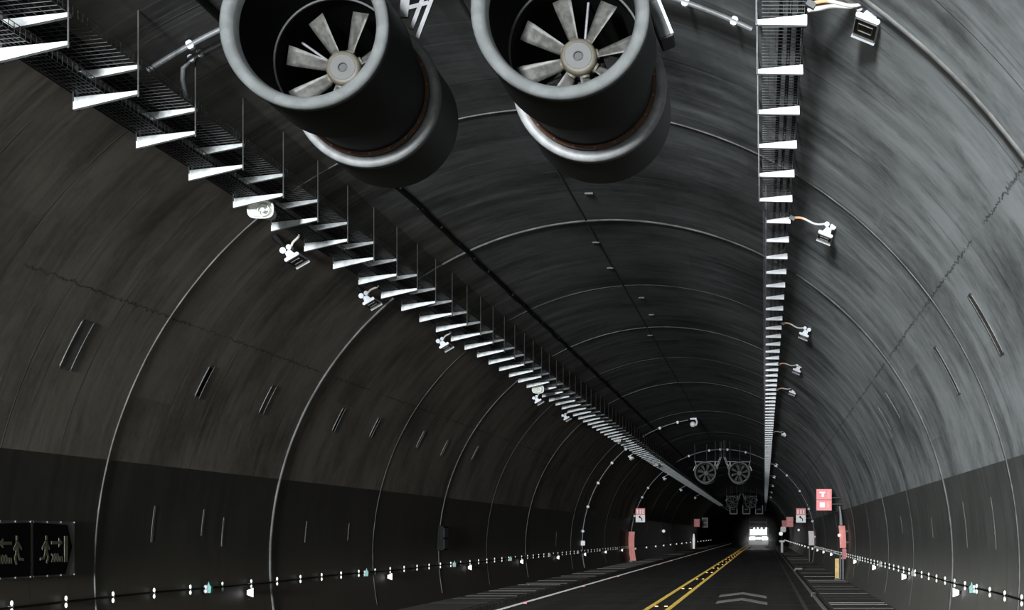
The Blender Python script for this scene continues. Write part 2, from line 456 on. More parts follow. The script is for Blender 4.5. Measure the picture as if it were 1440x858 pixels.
# ------------------------------------------------------------------ jet fans
def make_fan(loc, label, inner, phase, group, box=True):
    t = thing('jet_fan', label, 'fan', loc, group)
    g = inner
    MB().lathe([(.01,.512),(-.025,.525),(-.038,.545),(-.040,.585),(-.022,.602),(.05,.606),(.06,.59)], 64, sharp=False).lathe([(.01,.512),(.05,.503),(.10,.498)], 64, sharp=False).build('bellmouth_rim', M['ring'], t)
    MB().lathe([(.045,.590),(.95,.590),(.96,.575),(.96,.49)], 64).build('front_silencer', M['black'], t)
    MB().lathe([(.09,.499),(.94,.494)], 64).lathe([(.96,.494),(1.9,.492),(2.86,.495)], 64).build('duct_lining', M['duct'], t)
    MB().lathe([(.935,.496),(.935,.480),(.96,.480),(.96,.496)], 64).build('inner_flange', M['post'], t)
    MB().lathe([(.96,.505),(1.10,.505),(1.10,.525),(1.14,.525),(1.14,.505),(1.90,.505)], 64).build('motor_casing', M['black'], t)
    fl = MB().lathe([(1.80,.505),(1.80,.535),(1.83,.535),(1.83,.505)], 64).build('flange', M['rust'], t)
    for i in range(20):
        a = 2*PI*i/20+.1
        MB().tube([(.522*math.cos(a), 1.785, .522*math.sin(a)), (.522*math.cos(a), 1.81, .522*math.sin(a))], .008, 6).build('bolt', M['bolt'], fl)
    MB().lathe([(1.90,.518),(1.882,.530),(1.878,.590),(1.895,.606),(1.98,.608),(1.98,.59)], 64, sharp=False).lathe([(1.90,.518),(1.92,.505)], 64).build('rear_rim', M['ring2'], t)
    MB().lathe([(1.96,.592),(2.84,.592),(2.86,.575),(2.86,.495)], 64).build('rear_silencer', M['black_rear'], t)
    # rotor
    hb = MB().lathe([(1.10,.098),(1.102,.116),(1.112,.128),(1.13,.135),(1.28,.137),(1.30,.12),(1.30,.0)], 40, sharp=False).build('hub', M['hub'], t)
    MB().lathe([(1.12,.030),(1.101,.033),(1.098,.040),(1.098,.098),(1.104,.106)], 40, sharp=True).build('hub_plate', M['hubface'], hb)
    MB().lathe([(1.119,.031),(1.119,.0)], 24).tube([(.012,1.119,-.012),(.012,1.112,-.012)], .012, 8).build('shaft_end', M['post'], hb)
    for i in range(8):
        a = math.radians(phase+45*i)
        vs = []; fs = []; nr, nc = 6, 4
        for top in (0, 1):
            for r_ in range(nr+1):
                s = r_/nr; rad = .125+.345*s
                ch = .098+.055*min(1, s*1.15); tw = math.radians(48-26*s)
                for c_ in range(nc+1):
                    w = (c_/nc-.5)*ch; camber = .010*(1-(2*c_/nc-1)**2)
                    th_ = .008*(1-(2*c_/nc-1)**2)+.002
                    dy = math.sin(tw)*w+math.cos(tw)*(camber+(th_ if top else -th_))
                    dx = math.cos(tw)*w-math.sin(tw)*(camber+(th_ if top else -th_))
                    vs.append((rad*math.cos(a)-dx*math.sin(a), 1.20+dy, rad*math.sin(a)+dx*math.cos(a)))
        L = (nr+1)*(nc+1)
        for r_ in range(nr):
            for c_ in range(nc):
                q = r_*(nc+1)+c_
                fs += [(q, q+1, q+nc+2, q+nc+1), (L+q, L+q+nc+1, L+q+nc+2, L+q+1)]
            q = r_*(nc+1); fs.append((q, q+nc+1, L+q+nc+1, L+q)); q += nc; fs.append((q, L+q, L+q+nc+1, q+nc+1))
        for c_ in range(nc):
            fs.append((c_, L+c_, L+c_+1, c_+1)); q = nr*(nc+1)+c_; fs.append((q, q+1, L+q+1, L+q))
        b = MB().add(vs, fs, True)
        bo = b.build('blade', M['blade'], t)
        ca, sa = math.cos(a), math.sin(a)
        MB().tube([(.115*ca, 1.20, .115*sa), (.150*ca, 1.20, .150*sa)], [.044, .036], 12).build('blade_root', M['hub'], bo)
    MB().lathe([(1.34,.0),(1.34,.15),(1.36,.17),(1.80,.17),(1.82,.0)], 32).build('motor', M['black'], t)
    for i in range(6):
        a = math.radians(25+60*i)
        MB().tube([(.16*math.cos(a), 1.42, .16*math.sin(a)), (.495*math.cos(a), 1.42, .495*math.sin(a))], .011, 6).build('motor_strut', M['steel'], t)
    # hangers from the vault
    X0, _, Z0 = loc
    def ceil(dx): return bore_z(X0+dx)-Z0+.03
    fr = MB(); yy = 1.02
    def rod(p, q): MB().tube([p, q], .018, 6).build('hanger_rod', M['post'], t)
    for d, fz in ((0, .20), (-.045, .27)):
        xa = .60+d; xt = xa+.38*(.9-fz)
        fr.tube([(g*xa, yy, fz), (g*xt, yy, .9)], .022, 4)
        rod((g*xt, yy, .88), (g*xt, yy, ceil(g*xt)))
    fr.tube([(g*.50, yy, .425), (g*.69, yy, .475)], .022, 4)
    fr.prism([(g*.46,.36),(g*.53,.36),(g*.56,.62),(g*.49,.62)][::g], yy-.02, yy+.02)
    rod((g*.525, yy, .6), (g*.525, yy, ceil(g*.525)))
    fr.tube([(-g*.50, yy, .30), (-g*.62, yy, .70)], .022, 4); rod((-g*.62, yy, .68), (-g*.62, yy, ceil(-g*.62)))
    fr.tube([(-g*.60, yy, .62), (g*.72, yy, .64)], .024, 4)
    rod((0, 2.4, .56), (0, 2.4, ceil(0)))
    fr.build('hanger_frame', M['steel'], t)

    a = math.radians(22) if g < 0 else PI-math.radians(22)
    rot = Matrix.Rotation(-(a-PI/2), 3, 'Y')
    cx, cz = .655*math.cos(a), .655*math.sin(a)
    bx = MB().bbox((cx, 1.16, cz), (.30, .30, .11), .012, rot).build('terminal_box', M['post'], t)
    MB().box((cx, 1.005, cz), (.27, .012, .085), rot).build('box_lid', M['ring'], bx)
    MB().box((cx+.045*math.cos(a), .998, cz+.045*math.sin(a)), (.28, .02, .022), rot).build('lid_edge', M['white'], bx)
    return t
Zl, Zr = 12.2, 11.52
fanL = make_fan((-647*Zl/F, Zl, CH+716*Zl/F), 'large jet fan hung nearest the camera, left of the near pair', 1, 75, 'jet fans')
fanR = make_fan((-287*Zr/F, Zr, CH+737*Zr/F), 'large jet fan hung nearest the camera, right of the near pair', -1, 62, 'jet fans')
for Y, nm in ((94, 'second pair of jet fans, small and far down the tunnel'), (173, 'third and farthest pair of jet fans above the vehicle lights')):
    for f, s in ((fanL, 'left'), (fanR, 'right')):
        x = -3.26 if s == 'left' else -1.40
        z = CH+(3.39 if Y < 100 else 3.22)
        c = dup(f, (x, Y, z), None, s+' fan of the '+nm)
# hangers of far pairs reach the vault because the fans hang lower there
# ------------------------------------------------------------------ cable tray supports
def support_left():
    t = thing('cable_tray_support', '', 'bracket', (0,0,0))
    MB().prism([(-6.05,3.715+CH),(-6.05,3.82+CH),(-5.487,3.88+CH),(-5.487,3.85+CH)], 0, .05).build('lower_arm', M['arm_l'], t)
    MB().prism([(-6.00,3.965+CH),(-6.00,4.05+CH),(-5.474,4.106+CH),(-5.474,4.075+CH)], 0, .05).build('upper_arm', M['arm_l'], t)
    MB().tube([(-5.474,-.012,3.82+CH),(-5.474,-.012,bore_z(-5.474)+.02)], .0085, 6).build('hanger_rod', M['rod'], t)
    MB().box((-6.035,.07,(3.74+CH+bore_z(-6.035))/2), (.03,.04,bore_z(-6.035)-3.74-CH+.04)).box((-6.045,.02,3.83+CH), (.012,.05,.09)).build('post', M['post'], t)
    return t
def support_right(xt):
    t = thing('cable_tray_support', '', 'bracket', (0,0,0))
    MB().prism([(xt,4.212+CH),(xt,4.247+CH),(.335,4.292+CH),(.352,4.292+CH),(.352,4.205+CH)], 0, .05).build('arm', M['arm_r'], t)
    MB().tube([(xt+.008,-.012,4.20+CH),(xt+.008,-.012,bore_z(xt)+.02)], .009, 6).build('hanger_rod', M['steel'], t)
    MB().box((.335,.07,(4.23+CH+bore_z(.335))/2), (.03,.04,bore_z(.335)-4.23-CH+.04)).build('post', M['post'], t)
    return t
sl = support_left(); s1 = support_right(-.075); s2 = support_right(.012)
GL, GR = 'two-armed supports under the left cable trays', 'single-armed supports under the right cable tray'
for k in range(145):
    Y = 13.43+1.5*k
    o = sl if k == 0 else dup(sl)
    o.location = (0, Y, 0)
    o['group'] = GL
    o['label'] = (ORD[k]+' two-armed whitish support from the near end of the left cable trays') if k < 24 else 'thin two-armed support far along the left cable trays, merged in a striped row'
used = set()
for k in range(145):
    Y = 14.1+1.5*k
    src = s1 if k < 6 else s2
    o = src if src.name not in used else dup(src)
    used.add(src.name)
    o.location = (0, Y, 0)
    o['group'] = GR
    o['label'] = (ORD[k]+' white single-armed support from the near end of the right cable tray') if k < 24 else 'thin white support far along the right cable tray, merged in a striped row'

def tray(label, x0, x1, zr, slope, ncab, cabx, side, near, cr=.03, wm='wire'):
    t = thing('cable_tray', label, 'cable tray', ((x0+x1)/2, near, zr))
    w = (x1-x0)/2; L = 320
    def zz(x): return slope*x
    ms = MB(); nl = 7
    for i in range(nl):
        x = -w+2*w*i/(nl-1)
        ms.tube([(x, 0, zz(x)+.004), (x, L, zz(x)+.004)], .0035, 4)
    for sd in (-1, 1):
        for h in (.045, .085):
            ms.tube([(sd*w, 0, zz(sd*w)+h), (sd*w, L, zz(sd*w)+h)], .0035, 4)
    y = 0.05
    while y < L:
        ms.tube([(-w, y, zz(-w)+.085), (-w, y, zz(-w)), (w, y, zz(w)), (w, y, zz(w)+.085)], .004, 4)
        y += .10 if y < 45 else .4
    ms.build('wire_mesh', M[wm], t)
    for i in range(ncab):
        x = cabx[0]+(cabx[1]-cabx[0])*i/max(1, ncab-1)
        r = cr*random.uniform(.75, 1.0)
        pts = [(x+random.uniform(-.012,.012), j*4.0, zz(x)+r+.008+random.uniform(0,.006)) for j in range(int(L/4)+1)]
        MB().tube(pts, r, 8).build('cable', M['cable'], t)
    return t
tray('lower narrow black wire mesh cable tray of the left run, filled with cables', -6.0, -5.78, 3.845+CH, .10, 4, (-.075, .07), 1, 8.0, .028, 'wire')
tray('upper black wire mesh cable tray of the left run, above the lower one', -5.97, -5.49, 4.083+CH, .10, 4, (-.20, .0), 1, 8.0)
tray('black wire mesh cable tray of the right run, near the crown', -.02, .33, 4.292+CH, 0.0, 3, (-.02, .14), -1, 6.0, .022)
for i, (x, dz) in enumerate(((-6.10, 4.0), (-6.11, 3.91))):
    p = [(x+.006*math.sin(j*1.7+i), 6+j*2.0, CH+dz+.006*math.sin(j*2.3)) for j in range(95)]
    tag(MB().tube(p, .022, 8).build('power_cable', M['cable']), ('upper' if i == 0 else 'lower')+' of two black cables running on the wall side of the left trays', 'cable')

# ------------------------------------------------------------------ floodlights beside the trays
def luminaire(px, py, Y, side, label, near=False):
    p = on(px, py, Y)
    ry = math.radians(22) if side > 0 else -math.radians(30)
    t = thing('floodlight', label, 'light fixture', p, 'floodlights along the cable trays', ry)
    s = side
    MB().bbox((0, .25, .022), (.205, .50, .045), .012).build('housing', M['white'], t)
    g = MB().box((0, .255, -.003), (.185, .455, .012)).build('glass', M['glass'], t)
    MB().box((0, .495, -.012), (.205, .012, .03)).build('end_lip', M['ring2'], t)
    fr = MB()
    fr.box((0, .12, -.011), (.125, .008, .006)); fr.box((0, .30, -.011), (.125, .008, .006)); fr.box((-.06, .21, -.011), (.006, .18, .006)); fr.box((.06, .21, -.011), (.006, .18, .006))
    fr.build('lens_frame', M['glassrim'], g)
    MB().prism([(-.055,.04),(.065,.04),(.05,.125),(-.02,.125)] if s > 0 else [(-.065,.04),(.055,.04),(.02,.125),(-.05,.125)], .03, .11).build('neck', M['white'], t)
    for dx, r in ((-.03, .036), (.058, .042)):
        MB().tube([(s*dx, -.0, .15), (s*dx, .12, .15+s*0)], r, 10).build('pivot_knob', M['white'], t)
    # fixing plate back to the lining
    wx, wz = bore(math.atan2(p.z-TZ, p.x-TX))
    inv = Matrix.Rotation(-ry, 3, 'Y')
    d = inv @ Vector((wx-p.x, 0, wz-p.z))
    MB().tube([(s*.03, .10, .15), (d.x*.55, .14, max(.12, d.z*.6)), (d.x*1.02, .16, d.z*1.02)], [.02, .035, .045], 6).build('wall_bracket', M['cabinet'], t)
    # flexible conduit to the tray
    e = Vector((.37, Y-.1, 4.22+CH)) if s > 0 else Vector((-6.07, Y+.1, 3.93+CH))
    q = inv @ (e-p); a = Vector((-s*.06, .04, .15))
    dq = q-a; nrm = Vector((-dq.z, 0, dq.x)).normalized()
    pts = []
    for i in range(11):
        f = i/10; pts.append(a+dq*f+nrm*(.025*math.sin(f*2*PI)*(1 if s > 0 else .4)))
    fx = MB().tube(pts[:8], .016, 8).build('conduit', M['flex'], t)
    MB().tube(pts[7:], .017, 8).build('conduit_end', M['orange'] if s > 0 else M['flex'], fx)
    MB().box(pts[-1], (.075, .05, .05), Matrix.Rotation(math.radians(8), 3, 'Y')).build('junction_box', M['ring'] if s > 0 else M['offwhite'], fx)
    return t
Lw = [(411,363,22.2),(519,425,26.8),(625,487,33),(757,565,46.5),(797,589,54),(888,645,81),(935,674,110),(958,690,135),(978,701,165)]
for i, (x, y, Y) in enumerate(Lw):
    luminaire(x, y, Y, -1, ORD[i]+' white floodlight from the camera along the left wall, below the trays')
Rw = [(1219,29,13.7),(1160,331,22.9),(1130,472,34.3),(1120,522,42.5),(1114,553,50),(1102,612,71),(1091,656,104),(1088.5,672,125),(1086.5,684,148),(1085,693,172),(1084,700,195)]
for i, (x, y, Y) in enumerate(Rw):
    luminaire(x, y, Y, 1, ORD[i]+' white floodlight from the camera along the right wall, beside the tray')

# ------------------------------------------------------------------ horn loudspeakers
def superell(a, b, n=36, e=2.6):
    o = []
    for k in range(n):
        t = 2*PI*k/n; c, s = math.cos(t), math.sin(t)
        o.append((a*math.copysign(abs(c)**(2/e), c), b*math.copysign(abs(s)**(2/e), s)))
    return o
def loft(mb, rings):
    n = len(superell(1, 1)); vs = []
    for a, b, y, e, ox in rings: vs += [(x+ox, y, z) for x, z in superell(a, b, n, e)]
    mb.add(vs, [(i*n+k, i*n+(k+1) % n, (i+1)*n+(k+1) % n, (i+1)*n+k) for i in range(len(rings)-1) for k in range(n)], True); return mb
def speaker(px, py, Y, label):
    p = on(px, py, Y)
    t = thing('horn_loudspeaker', label, 'loudspeaker', p, 'horn loudspeakers under the left trays')
    loft(MB(), [(.128,.088,.03,3,0),(.138,.098,-.01,3,0),(.150,.106,-.012,3.2,0),(.155,.110,.01,3.2,0),(.15,.105,.05,3,0),(.09,.085,.2,2.4,.02),(.07,.07,.34,2,.02),(.0,.0,.34,2,.02)]).build('horn', M['offwhite'], t)
    loft(MB(), [(.128,.088,.03,3,0),(.088,.078,.10,2.4,.018),(.066,.066,.16,2,.02),(.0,.0,.16,2,.02)]).build('throat', M['offwhite'], t)
    d = MB().lathe([(.05,.060),(.045,.066),(.05,.070),(.12,.070)], 28, (.02,0,0)).build('inner_ring', M['offwhite'], t)
    MB().lathe([(.02,.0),(.025,.022),(.04,.030),(.14,.030)], 20, (.014,0,0)).box((.05,.06,.0), (.05,.02,.02)).build('driver_plug', M['white'], d)
    MB().tube([(.02,.22,.06),(-.10,.22,.085),(-.22,.22,.085)], .014, 6).build('bracket', M['post'], t)
for i, (x, y, Y) in enumerate(((366,294,19.7),(756.5,547.5,43.9),(868,618,68.1),(922,653,92.3))):
    speaker(x, y, Y, ORD[i]+' white horn loudspeaker from the camera under the left cable trays')

# ------------------------------------------------------------------ conduits round the arch
def arch(name, label, Y, r, t0, t1, clips, mt, inset=.05, dy=0, cs=.05, n=60, clipm='white', tail=None):
    t = thing(name, label, 'conduit', (0, Y, 0))
    pts = []
    for i in range(n+1):
        x, z = bore(t0+(t1-t0)*i/n, TR-inset); pts.append((x, 0, z))
    if tail: pts += tail
    MB().tube(pts, r, 8).build('pipe', mt, t)
    for th in clips:
        x, z = bore(th, TR-inset+.0)
        rot = Matrix.Rotation(-(th+PI/2), 3, 'Y')
        MB().bbox((x, 0, z), (cs*1.1, cs*.9, cs*1.5), cs*.25, rot).build('clip', M[clipm], t)
    return t
def th_of(px, py): return hit(px, py)[3]
tl, trr = th_of(195, 86), th_of(1062, 42)
arch('arch_conduit', 'grey conduit crossing the ceiling behind the near fans', 15.95, .027, trr, tl, [th_of(968,4), th_of(1036,23), th_of(257,50)], M['pipe'], .06, cs=.055)
xd = bore(th_of(258, 82), TR-.05)
arch('arch_conduit', 'grey conduit bending down to the left trays beside the near left fan', 16.25, .024, th_of(330,40), th_of(262,72), [th_of(277,68), th_of(263,74)], M['pipe'], .05, cs=.045,
     tail=[(xd[0]-.02, 0, xd[1]-.06), (xd[0]-.04, .05, xd[1]-.16), (xd[0]-.02, .1, xd[1]-.32)])
hx = hit(1190, 0)
tc = thing('lamp_conduit', 'pale conduit from the right tray to the floodlight at the top right', 'conduit', (0,0,0))
p1 = on(1216, 10, 13.8); p0 = Vector((.36, 14.0, 4.30+CH))
MB().tube([p0, p0.lerp(p1, .5)+Vector((0,0,.02)), p1], .022, 8).build('pipe', M['flex'], tc)
MB().bbox(tuple(p0.lerp(p1, .9)), (.06,.06,.07), .015).build('clip', M['white'], tc)
arch('arch_conduit', 'thin arched conduit with white clips rising from the left wall to a dome camera', 78.2, .022, PI+.19, th_of(968, 590), [th_of(*q) for q in ((905.6,613),(928.5,602),(953.7,594),(857,649),(838,678),(824,712),(818,747),(878,630))], M['steel'], .05, cs=.09)
bpt = on(975, 590, 78.0)
tcam = thing('dome_camera', 'white dome camera hanging at the crown on the end of the arched conduit', 'camera', bpt)
MB().box((0,0,.03), (.30,.08,.08)).build('mount', M['white'], tcam)
MB().tube([(.12,0,.0),(.17,0,-.12),(.13,0,-.25),(0,0,-.28)], .05, 8).build('arm', M['white'], tcam)
MB().ball((-.03,0,-.22), (.13,.13,.13), 14, 10).build('dome', M['offwhite'], tcam)
tjb = on(819, 764, 78.2)
tj = thing('junction_box', 'white junction box on the left wall at the foot of the arched conduit', 'junction box', (bore_x(tjb.z,-1)+.08, 78.2, tjb.z))
MB().bbox((0,0,0), (.22,.15,.22), .03).build('body', M['white'], tj); MB().box((0,-.08,0), (.17,.015,.17)).build('lid', M['offwhite'], tj)
arch('arch_conduit', 'full arch of conduit with white clips round the tunnel behind the near signs', 106.6, .028, PI+.27, -.27,
     [PI-.02, PI-.28, PI-.50, PI-.62, 1.95, 1.72, 1.60, 1.52, 1.32, 1.02, .80, .58, .36, .22, .05], M['steel'], .06, cs=.10)

# ------------------------------------------------------------------ clips, cables and delineators along both walls
ZC = CH-.81
for side, nm in ((-1, 'left'), (1, 'right')):
    xw = bore_x(ZC, side)
    p = [(bore_x(ZC+.012*math.sin(j*.9), side)-side*.045, 10+j*1.5, ZC+.012*math.sin(j*.9)) for j in range(165)]
    tag(MB().tube(p, .013, 6).build('wall_cable', M['cable']), 'black cable strung low along the %s wall through white clips' % nm, 'cable')
def clip_proto(side):
    t = thing('cable_clip', '', 'clip', (0,0,0))
    for dz in (.042, -.042):
        MB().ball((-side*.055, 0, dz), (.019,.019,.032), 8, 6).build('insulator', M['insul'], t)
    MB().tube([(side*.03,.03,0),(-side*.06,.03,0)], .010, 6).build('bolt', M['steel'], t)
    return t
for side, nm in ((-1, 'left'), (1, 'right')):
    pr = clip_proto(side); xw = bore_x(ZC, side)
    for k in range(60):
        Y = (18.9 if side < 0 else 20.8)+1.47*k
        o = pr if k == 0 else dup(pr)
        o.location = (xw, Y, ZC); o['group'] = 'white cable clips along the %s wall' % nm
        o['label'] = (ORD[k]+' pair of white cable clips from the camera low along the %s wall' % nm) if k < 20 else 'tiny pair of white cable clips far along the %s wall cable' % nm
def delin(side):
    t = thing('delineator', '', 'delineator', (0,0,0))
    s = side
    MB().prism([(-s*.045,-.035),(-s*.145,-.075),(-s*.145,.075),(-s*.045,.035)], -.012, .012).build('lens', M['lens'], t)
    MB().box((-s*.02,.05,0), (.08,.09,.05)).build('base', M['cabinet'], t)
    return t
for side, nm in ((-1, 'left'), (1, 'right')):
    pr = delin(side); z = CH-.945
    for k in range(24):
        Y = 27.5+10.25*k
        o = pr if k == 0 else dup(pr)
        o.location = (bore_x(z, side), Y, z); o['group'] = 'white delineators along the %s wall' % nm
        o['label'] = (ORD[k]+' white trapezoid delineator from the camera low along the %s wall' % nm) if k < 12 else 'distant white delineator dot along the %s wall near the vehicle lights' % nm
def guide(side, mt):
    t = thing('guide_light', '', 'light fixture', (0,0,0)); s = side
    MB().prism([(-s*.05,-.07),(-s*.13,-.07),(-s*.14,.02),(-s*.115,.05),(-s*.10,.10),(-s*.085,.05),(-s*.05,.04)], -.05, .04).build('body', mt, t)
    for dz in (.02, -.045): MB().ball((-s*.06, -.06, dz), (.035,.03,.03), 8, 6).build('lens', M['white'], t)
    MB().box((-s*.02,.10,0), (.06,.14,.09)).build('back_box', M['cabinet'], t)
    return t
for side, nm in ((-1, 'left'), (1, 'right')):
    g1 = guide(side, M['teal']); g2 = guide(side, M['splate']); done = set()
    for k in range(9):
        Y = 25.5+10.1*k
        src = g1 if k < (4 if side < 0 else 1) else g2
        o = src if src.name not in done else dup(src); done.add(src.name)
        o.location = (bore_x(ZC, side), Y, ZC); o['group'] = 'guide lights on the %s wall cable' % nm
        o['label'] = ORD[k]+' %s guide light from the camera on the %s wall cable' % ('teal' if src is g1 else 'grey', nm)

# ------------------------------------------------------------------ road studs
def stud(mt, Y, x, label, group):
    t = thing('road_stud', label, 'road stud', (x, Y, 0.002), group)
    MB().prism([(-.055,0),(.055,0),(.04,.028),(-.04,.028)], 0, .10).build('base', M['kerb'], t)
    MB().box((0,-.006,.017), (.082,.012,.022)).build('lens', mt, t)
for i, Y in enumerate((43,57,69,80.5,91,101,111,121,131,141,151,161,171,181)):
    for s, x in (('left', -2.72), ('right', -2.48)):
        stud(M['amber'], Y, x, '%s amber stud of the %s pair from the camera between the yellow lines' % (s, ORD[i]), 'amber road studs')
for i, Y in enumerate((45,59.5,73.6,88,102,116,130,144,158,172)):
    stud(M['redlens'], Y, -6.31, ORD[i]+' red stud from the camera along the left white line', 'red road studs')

# ------------------------------------------------------------------ evacuation signs on the left wall
def text_mesh(s, size, name, mt, parent, m):
    cu = bpy.data.curves.new(name, 'FONT'); cu.body = s; cu.size = size; cu.extrude = .002; cu.align_x = 'CENTER'
    tmp = bpy.data.objects.new(name, cu); C.objects.link(tmp)
    dg = bpy.context.evaluated_depsgraph_get(); me = bpy.data.meshes.new_from_object(tmp.evaluated_get(dg))
    bpy.data.objects.remove(tmp); me.transform(m); me.materials.clear(); me.materials.append(mt)
    o = bpy.data.objects.new(name, me); C.objects.link(o); o.parent = parent; return o
def evac(Ya, Yb, right, label, txt):
    zc = 1.665; hh = .325; cy = (Ya+Yb)/2; w = (Yb-Ya)/2
    xf = bore_x(zc-hh, -1)+.055
    xf = max(bore_x(zc, -1)+.03, bore_x(zc+hh, -1)+.02, bore_x(zc-hh,-1)+.02)
    t = thing('evacuation_sign', label, 'sign', (xf, cy, zc))
    R3 = Matrix.Rotation(PI/2, 3, 'Z')            # local polygon x -> +Y, front (-y) -> +X
    def poly(p, name, mt, y0, y1, par):
        return MB().prism([(a, b) for a, b in p], y0, y1, (0,0,0), R3).build(name, mt, par)
    # prism extrudes local y -> world -x ; front face at negative y -> +x
    pl = poly([(-w,-hh),(w,-hh),(w,hh),(-w,hh)], 'plate', M['splate'], 0, .022, t)
    s = 1 if right else -1
    bk = [(-s*(w-.02),-hh+.02),(s*(w-.28),-hh+.02),(s*(w-.08),0.02),(s*(w-.22),hh-.04),(-s*(w-.02),hh-.02)]
    bk = bk if right else bk[::-1]
    b = poly(bk, 'black_panel', M['sblack'], -.006, .001, t)
    def bit(p, name): return poly(p, name, M['sglow'], -.010, -.005, b)
    q = lambda pts: [(s*a, c) for a, c in pts][::s]
    bit(q([(.28,-.16),(.38,-.16),(.38,.15),(.28,.15)]), 'door_mark')
    bit(q([(-.09,.055),(.12,.055),(.12,.02),(.23,.072),(.12,.125),(.12,.09),(-.09,.09)]), 'arrow')
    run = [[(-.245,.10),(-.20,.10),(-.20,.155),(-.245,.155)], [(-.27,.09),(-.20,.09),(-.19,-.03),(-.27,-.03)],
           [(-.20,.08),(-.13,.01),(-.15,-.01),(-.21,.04)], [(-.27,.08),(-.35,.02),(-.34,-.01),(-.25,.05)],
           [(-.24,-.03),(-.19,-.03),(-.15,-.10),(-.20,-.17),(-.235,-.16),(-.20,-.10)], [(-.27,-.03),(-.22,-.03),(-.28,-.12),(-.40,-.13),(-.40,-.10),(-.30,-.09)]]
    mb = MB()
    for r_ in run: mb.prism(q(r_), -.010, -.005, (0,0,0), R3)
    mb.build('running_figure', M['sglow'], b)
    mtx = Matrix.Translation((.008, s*.07, -.155)) @ Matrix.Rotation(PI/2, 4, 'Z') @ Matrix.Rotation(PI/2, 4, 'X') 
    text_mesh(txt, .15, 'distance_text', M['sglow'], b, mtx)
    for a in (-1, -.33, .33, 1):
        for c in (-1, 1):
            MB().tube([(0, a*(w-.02), c*(hh-.012)), (.014, a*(w-.02), c*(hh-.012))], .012, 8).build('screw', M['steel'], pl)
    return t
evac(18.22, 19.42, False, 'black emergency exit plate with left arrow and running figure, at the left edge', '100m')
evac(19.45, 20.65, True, 'black emergency exit plate with right arrow and running figure, beside the left-arrow plate', '200m')

# dark cabinet on the left wall
cz = CH-.11; x0 = bore_x(cz, -1)
t = thing('wall_cabinet', 'dark cabinet fixed on the left wall between two ring joints', 'cabinet', (x0, 44.2, cz))
MB().box((.06,0,0), (.16,.72,.62)).build('body', M['cabinet'], t); MB().box((.145,0,.14), (.012,.62,.25)).box((.145,0,-.15), (.012,.62,.25)).build('door', M['post'], t)
MB().box((.02,-.38,0), (.06,.02,.66)).build('side_frame', M['cabinet'], t)

# ------------------------------------------------------------------ hanging signs
def sign(x0, y0, x1, y1, Y, label, style, group=None):
    a = on(x0, y1, Y); b = on(x1, y0, Y); w = b.x-a.x; h = b.z-a.z
    t = thing('emergency_sign', label, 'sign', ((a.x+b.x)/2, Y, a.z), group)
    def pl(px0, pz0, px1, pz1, name, mt, y=-.012, par=None, dp=.012):
        return MB().box(((px0+px1)/2*w, y, (pz0+pz1)/2*h), ((px1-px0)*w, dp, (pz1-pz0)*h)).build(name, mt, par or t)
    if style == 'double':
        for z0, z1 in ((.0, .49), (.51, 1.0)):
            p = pl(-.5, z0, .5, z1, 'red_panel', M['red'], 0, dp=.05)
            dz = z1-z0
            pl(-.40, z0+.08*dz, .40, z0+.13*dz, 'border_line', M['redpale'], -.03, p); pl(-.40, z0+.87*dz, .40, z0+.92*dz, 'border_line', M['redpale'], -.03, p)
            if z0 > .3:
                pl(-.30, z0+.60*dz, .08, z0+.75*dz, 'symbol', M['signwhite'], -.03, p); pl(-.16, z0+.25*dz, .0, z0+.62*dz, 'symbol', M['signwhite'], -.03, p); pl(.20, z0+.2*dz, .36, z0+.8*dz, 'symbol', M['redpale'], -.03, p)
            else:
                pl(-.28, z0+.30*dz, .06, z0+.78*dz, 'symbol', M['signwhite'], -.03, p); pl(.16, z0+.2*dz, .36, z0+.8*dz, 'symbol', M['redpale'], -.03, p)
    elif style == 'arrow':
        p = pl(-.5, .52, .5, 1, 'red_panel', M['red'], 0, dp=.05)
        for xx in (-.30, .0, .28): pl(xx-.07, .60, xx+.07, .92, 'symbol', M['signwhite'], -.03, p)
        q = pl(-.5, 0, .5, .52, 'white_panel', M['signwhite'], 0, dp=.05)
        mb = MB(); mb.tube([(.18*w,-.03,.10*h),(.16*w,-.03,.26*h),(-.06*w,-.03,.38*h)], .03, 6); mb.prism([(-.02*w,.26*h),(-.22*w,.40*h),(.02*w,.48*h)], -.035, -.025)
        mb.build('arrow', M['sblack'], q)
    else:
        p = pl(-.5, 0, .5, 1, 'panel', M['red'] if style == 'red' else M['dim'], 0, dp=.05)
        pl(-.3, .55, .3, .85, 'symbol', M['redpale'] if style == 'red' else M['rod'], -.03, p); pl(-.3, .15, .3, .42, 'symbol', M['redpale'] if style == 'red' else M['rod'], -.03, p)
    side = 1 if (a.x+b.x)/2 > TX else -1
    zc = a.z+h*.6; xe = (b.x if side > 0 else a.x)
    wx = bore_x(zc, side)-(a.x+b.x)/2
    MB().tube([(side*w*.45, .05, h*.6), (wx, .05, h*.6)], .03, 6).tube([(side*w*.45, .05, h*.3), (bore_x(a.z+h*.3, side)-(a.x+b.x)/2, .05, h*.3)], .03, 6).build('wall_arm', M['rod'], t)
    return t
sign(1148,688,1169.5,718,64.5, 'large red two-panel emergency sign on the right wall, nearest of the right signs', 'double')
sign(1119.5,715,1133,735,108, 'red and white emergency sign with black arrow on the right wall', 'arrow')
sign(894,715,907,734.5,105.5, 'red and white emergency sign with black arrow on the left wall', 'arrow')
sign(1105.8,727,1115.5,741,148, 'small pale red sign on the right wall beyond the arrow sign', 'red')
sign(1099.5,732,1106,742,195, 'dull red sign farthest along the right wall, behind the pale red one', 'red')
sign(976,730,984,741,190, 'dull red sign on the left wall far beyond the arrow sign', 'red')
sign(987,728,995.5,742,205, 'dim grey sign on the left wall beside the dull red one', 'dim')

